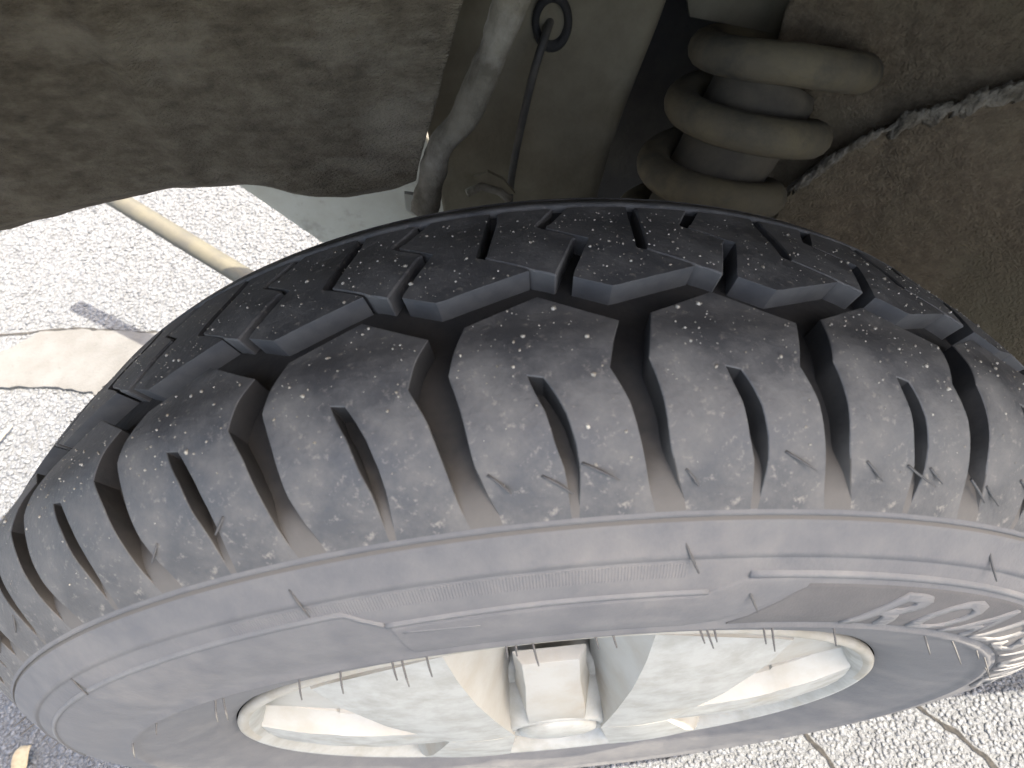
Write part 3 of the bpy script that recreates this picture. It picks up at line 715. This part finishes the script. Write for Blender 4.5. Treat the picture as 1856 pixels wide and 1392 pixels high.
# ================================================================== SUSPENSION
# coil spring, leaning, with bump stop inside
cc = [Vector(onp(1228, 424, .262)), Vector(onp(1421, 104, .312))]                                   # centres of the lowest and topmost turn
axis = (cc[1] - cc[0]).normalized(); PT = (cc[1] - cc[0]).length / 3
nrm = Vector((.10, .36, .92)).normalized()
ax1 = (Vector((1, 0, 0)) - nrm * nrm.x).normalized(); ax2 = nrm.cross(ax1)
P = []; base = cc[0] - axis * PT * .2
for i in range(int(4.36 * 44) + 1):
    tn = i / 44 - .75; a = -2 * math.pi * tn
    q = cc[0] + axis * PT * min(tn, 3.05 + .25 * max(0, tn - 3.05))
    rr = .0490 + .0036 * min(tn, 3.2)
    P.append(q + ax1 * rr * math.cos(a - R(90)) + ax2 * rr * math.sin(a - R(90)))
spring = tag(link('coil_spring', tube('coil_spring', P, .0138, 14), 'spring'), 'grimy coil spring leaning behind the top of the tyre', 'coil spring')
stop = tube('bump_stop', [base + axis * h for h in (-.01, .0, PT * 2, PT * 2.75, PT * 2.9)], [.034, .036, .039, .040, .036], 28)
bs = link('bump_stop', stop, 'boot'); bs.parent = spring
seatp = tube('spring_seat', [base + axis * h for h in (-.016, -.012, -.002, .001)], [.046, .050, .050, .040], 32)
st = link('spring_seat', seatp, 'frame_dark'); st.parent = spring
# brake hose from the grommet down to the clip
hp = catmull([Vector(gc) + Vector((0, .004, 0)), onp(985, 75, .318), onp(968, 130, .312), onp(950, 205, .312), onp(936, 270, .312), onp(926, 330, .308), onp(922, 380, .30)], 6)
tag(link('brake_hose', tube('brake_hose', hp, .0032, 10), 'rubber_black'), 'thin black brake hose running down from the round grommet', 'hose')
# tie rod crossing above the road at the left
r0 = onz(228, 371, .30); r1 = onz(440, 500, .26); d = r1 - r0
tag(link('tie_rod', tube('tie_rod', [r0 - d * .9, r0, r0 + d * .5, r1, r1 + d * .55], .0135, 18), 'rod'), 'straight dusty steel rod crossing above the road left of the tyre', 'rod')
# pale frame plate showing under the inner wing
k0 = onp(440, 343, .46); k1 = onp(590, 446, .46)
e0 = np.array(k0); e1 = np.array(k1); dd = (e1 - e0) / np.linalg.norm(e1 - e0)
pp = [e0 - dd * .08, e1 + dd * .10, e1 + dd * .10 + np.array([.24, 0, 0]), e0 - dd * .08 + np.array([.24, 0, 0])]
pl_me = prism('chassis_plate', pp, (.1, 1, 0), .03); bevel(pl_me, .004, 2)
tag(link('chassis_plate', pl_me, 'cream', smooth=False), 'cream painted chassis member below the lining edge above the tyre', 'chassis')

# ================================================================== LITTER ON THE ROAD
q0 = onz(42, 1380, .006); V = []; F = []
for i in range(7):
    for j in range(4):
        u = i / 6 - .5; v = (j / 3 - .5) * (1 - 1.3 * u * u); V.append((q0[0] + v * .020 + u * .006, q0[1] + u * .032, .010 + .010 * v * v + .004 * math.sin(5 * u)))
for i in range(6):
    for j in range(3): F.append((i * 4 + j, i * 4 + j + 1, i * 4 + j + 5, i * 4 + j + 4))
me = mesh('dry_leaf', V, F); bm = bmesh.new(); bm.from_mesh(me); bmesh.ops.solidify(bm, geom=bm.faces[:], thickness=.0005); bm.to_mesh(me); bm.free()
tag(link('dry_leaf', me, 'leaf'), 'small tan dry leaf on the road below the left of the tyre', 'leaf')
t0 = onz(-6, 803, .008); t1 = onz(21, 772, .008)
tag(link('twig', tube('twig', catmull([t0, (t0 + t1) / 2 + np.array([.002, .001, .002]), t1], 5), [.0022] * 5 + [.0018] * 6, 7), 'twig'), 'short pale twig on the road at the left edge', 'twig')
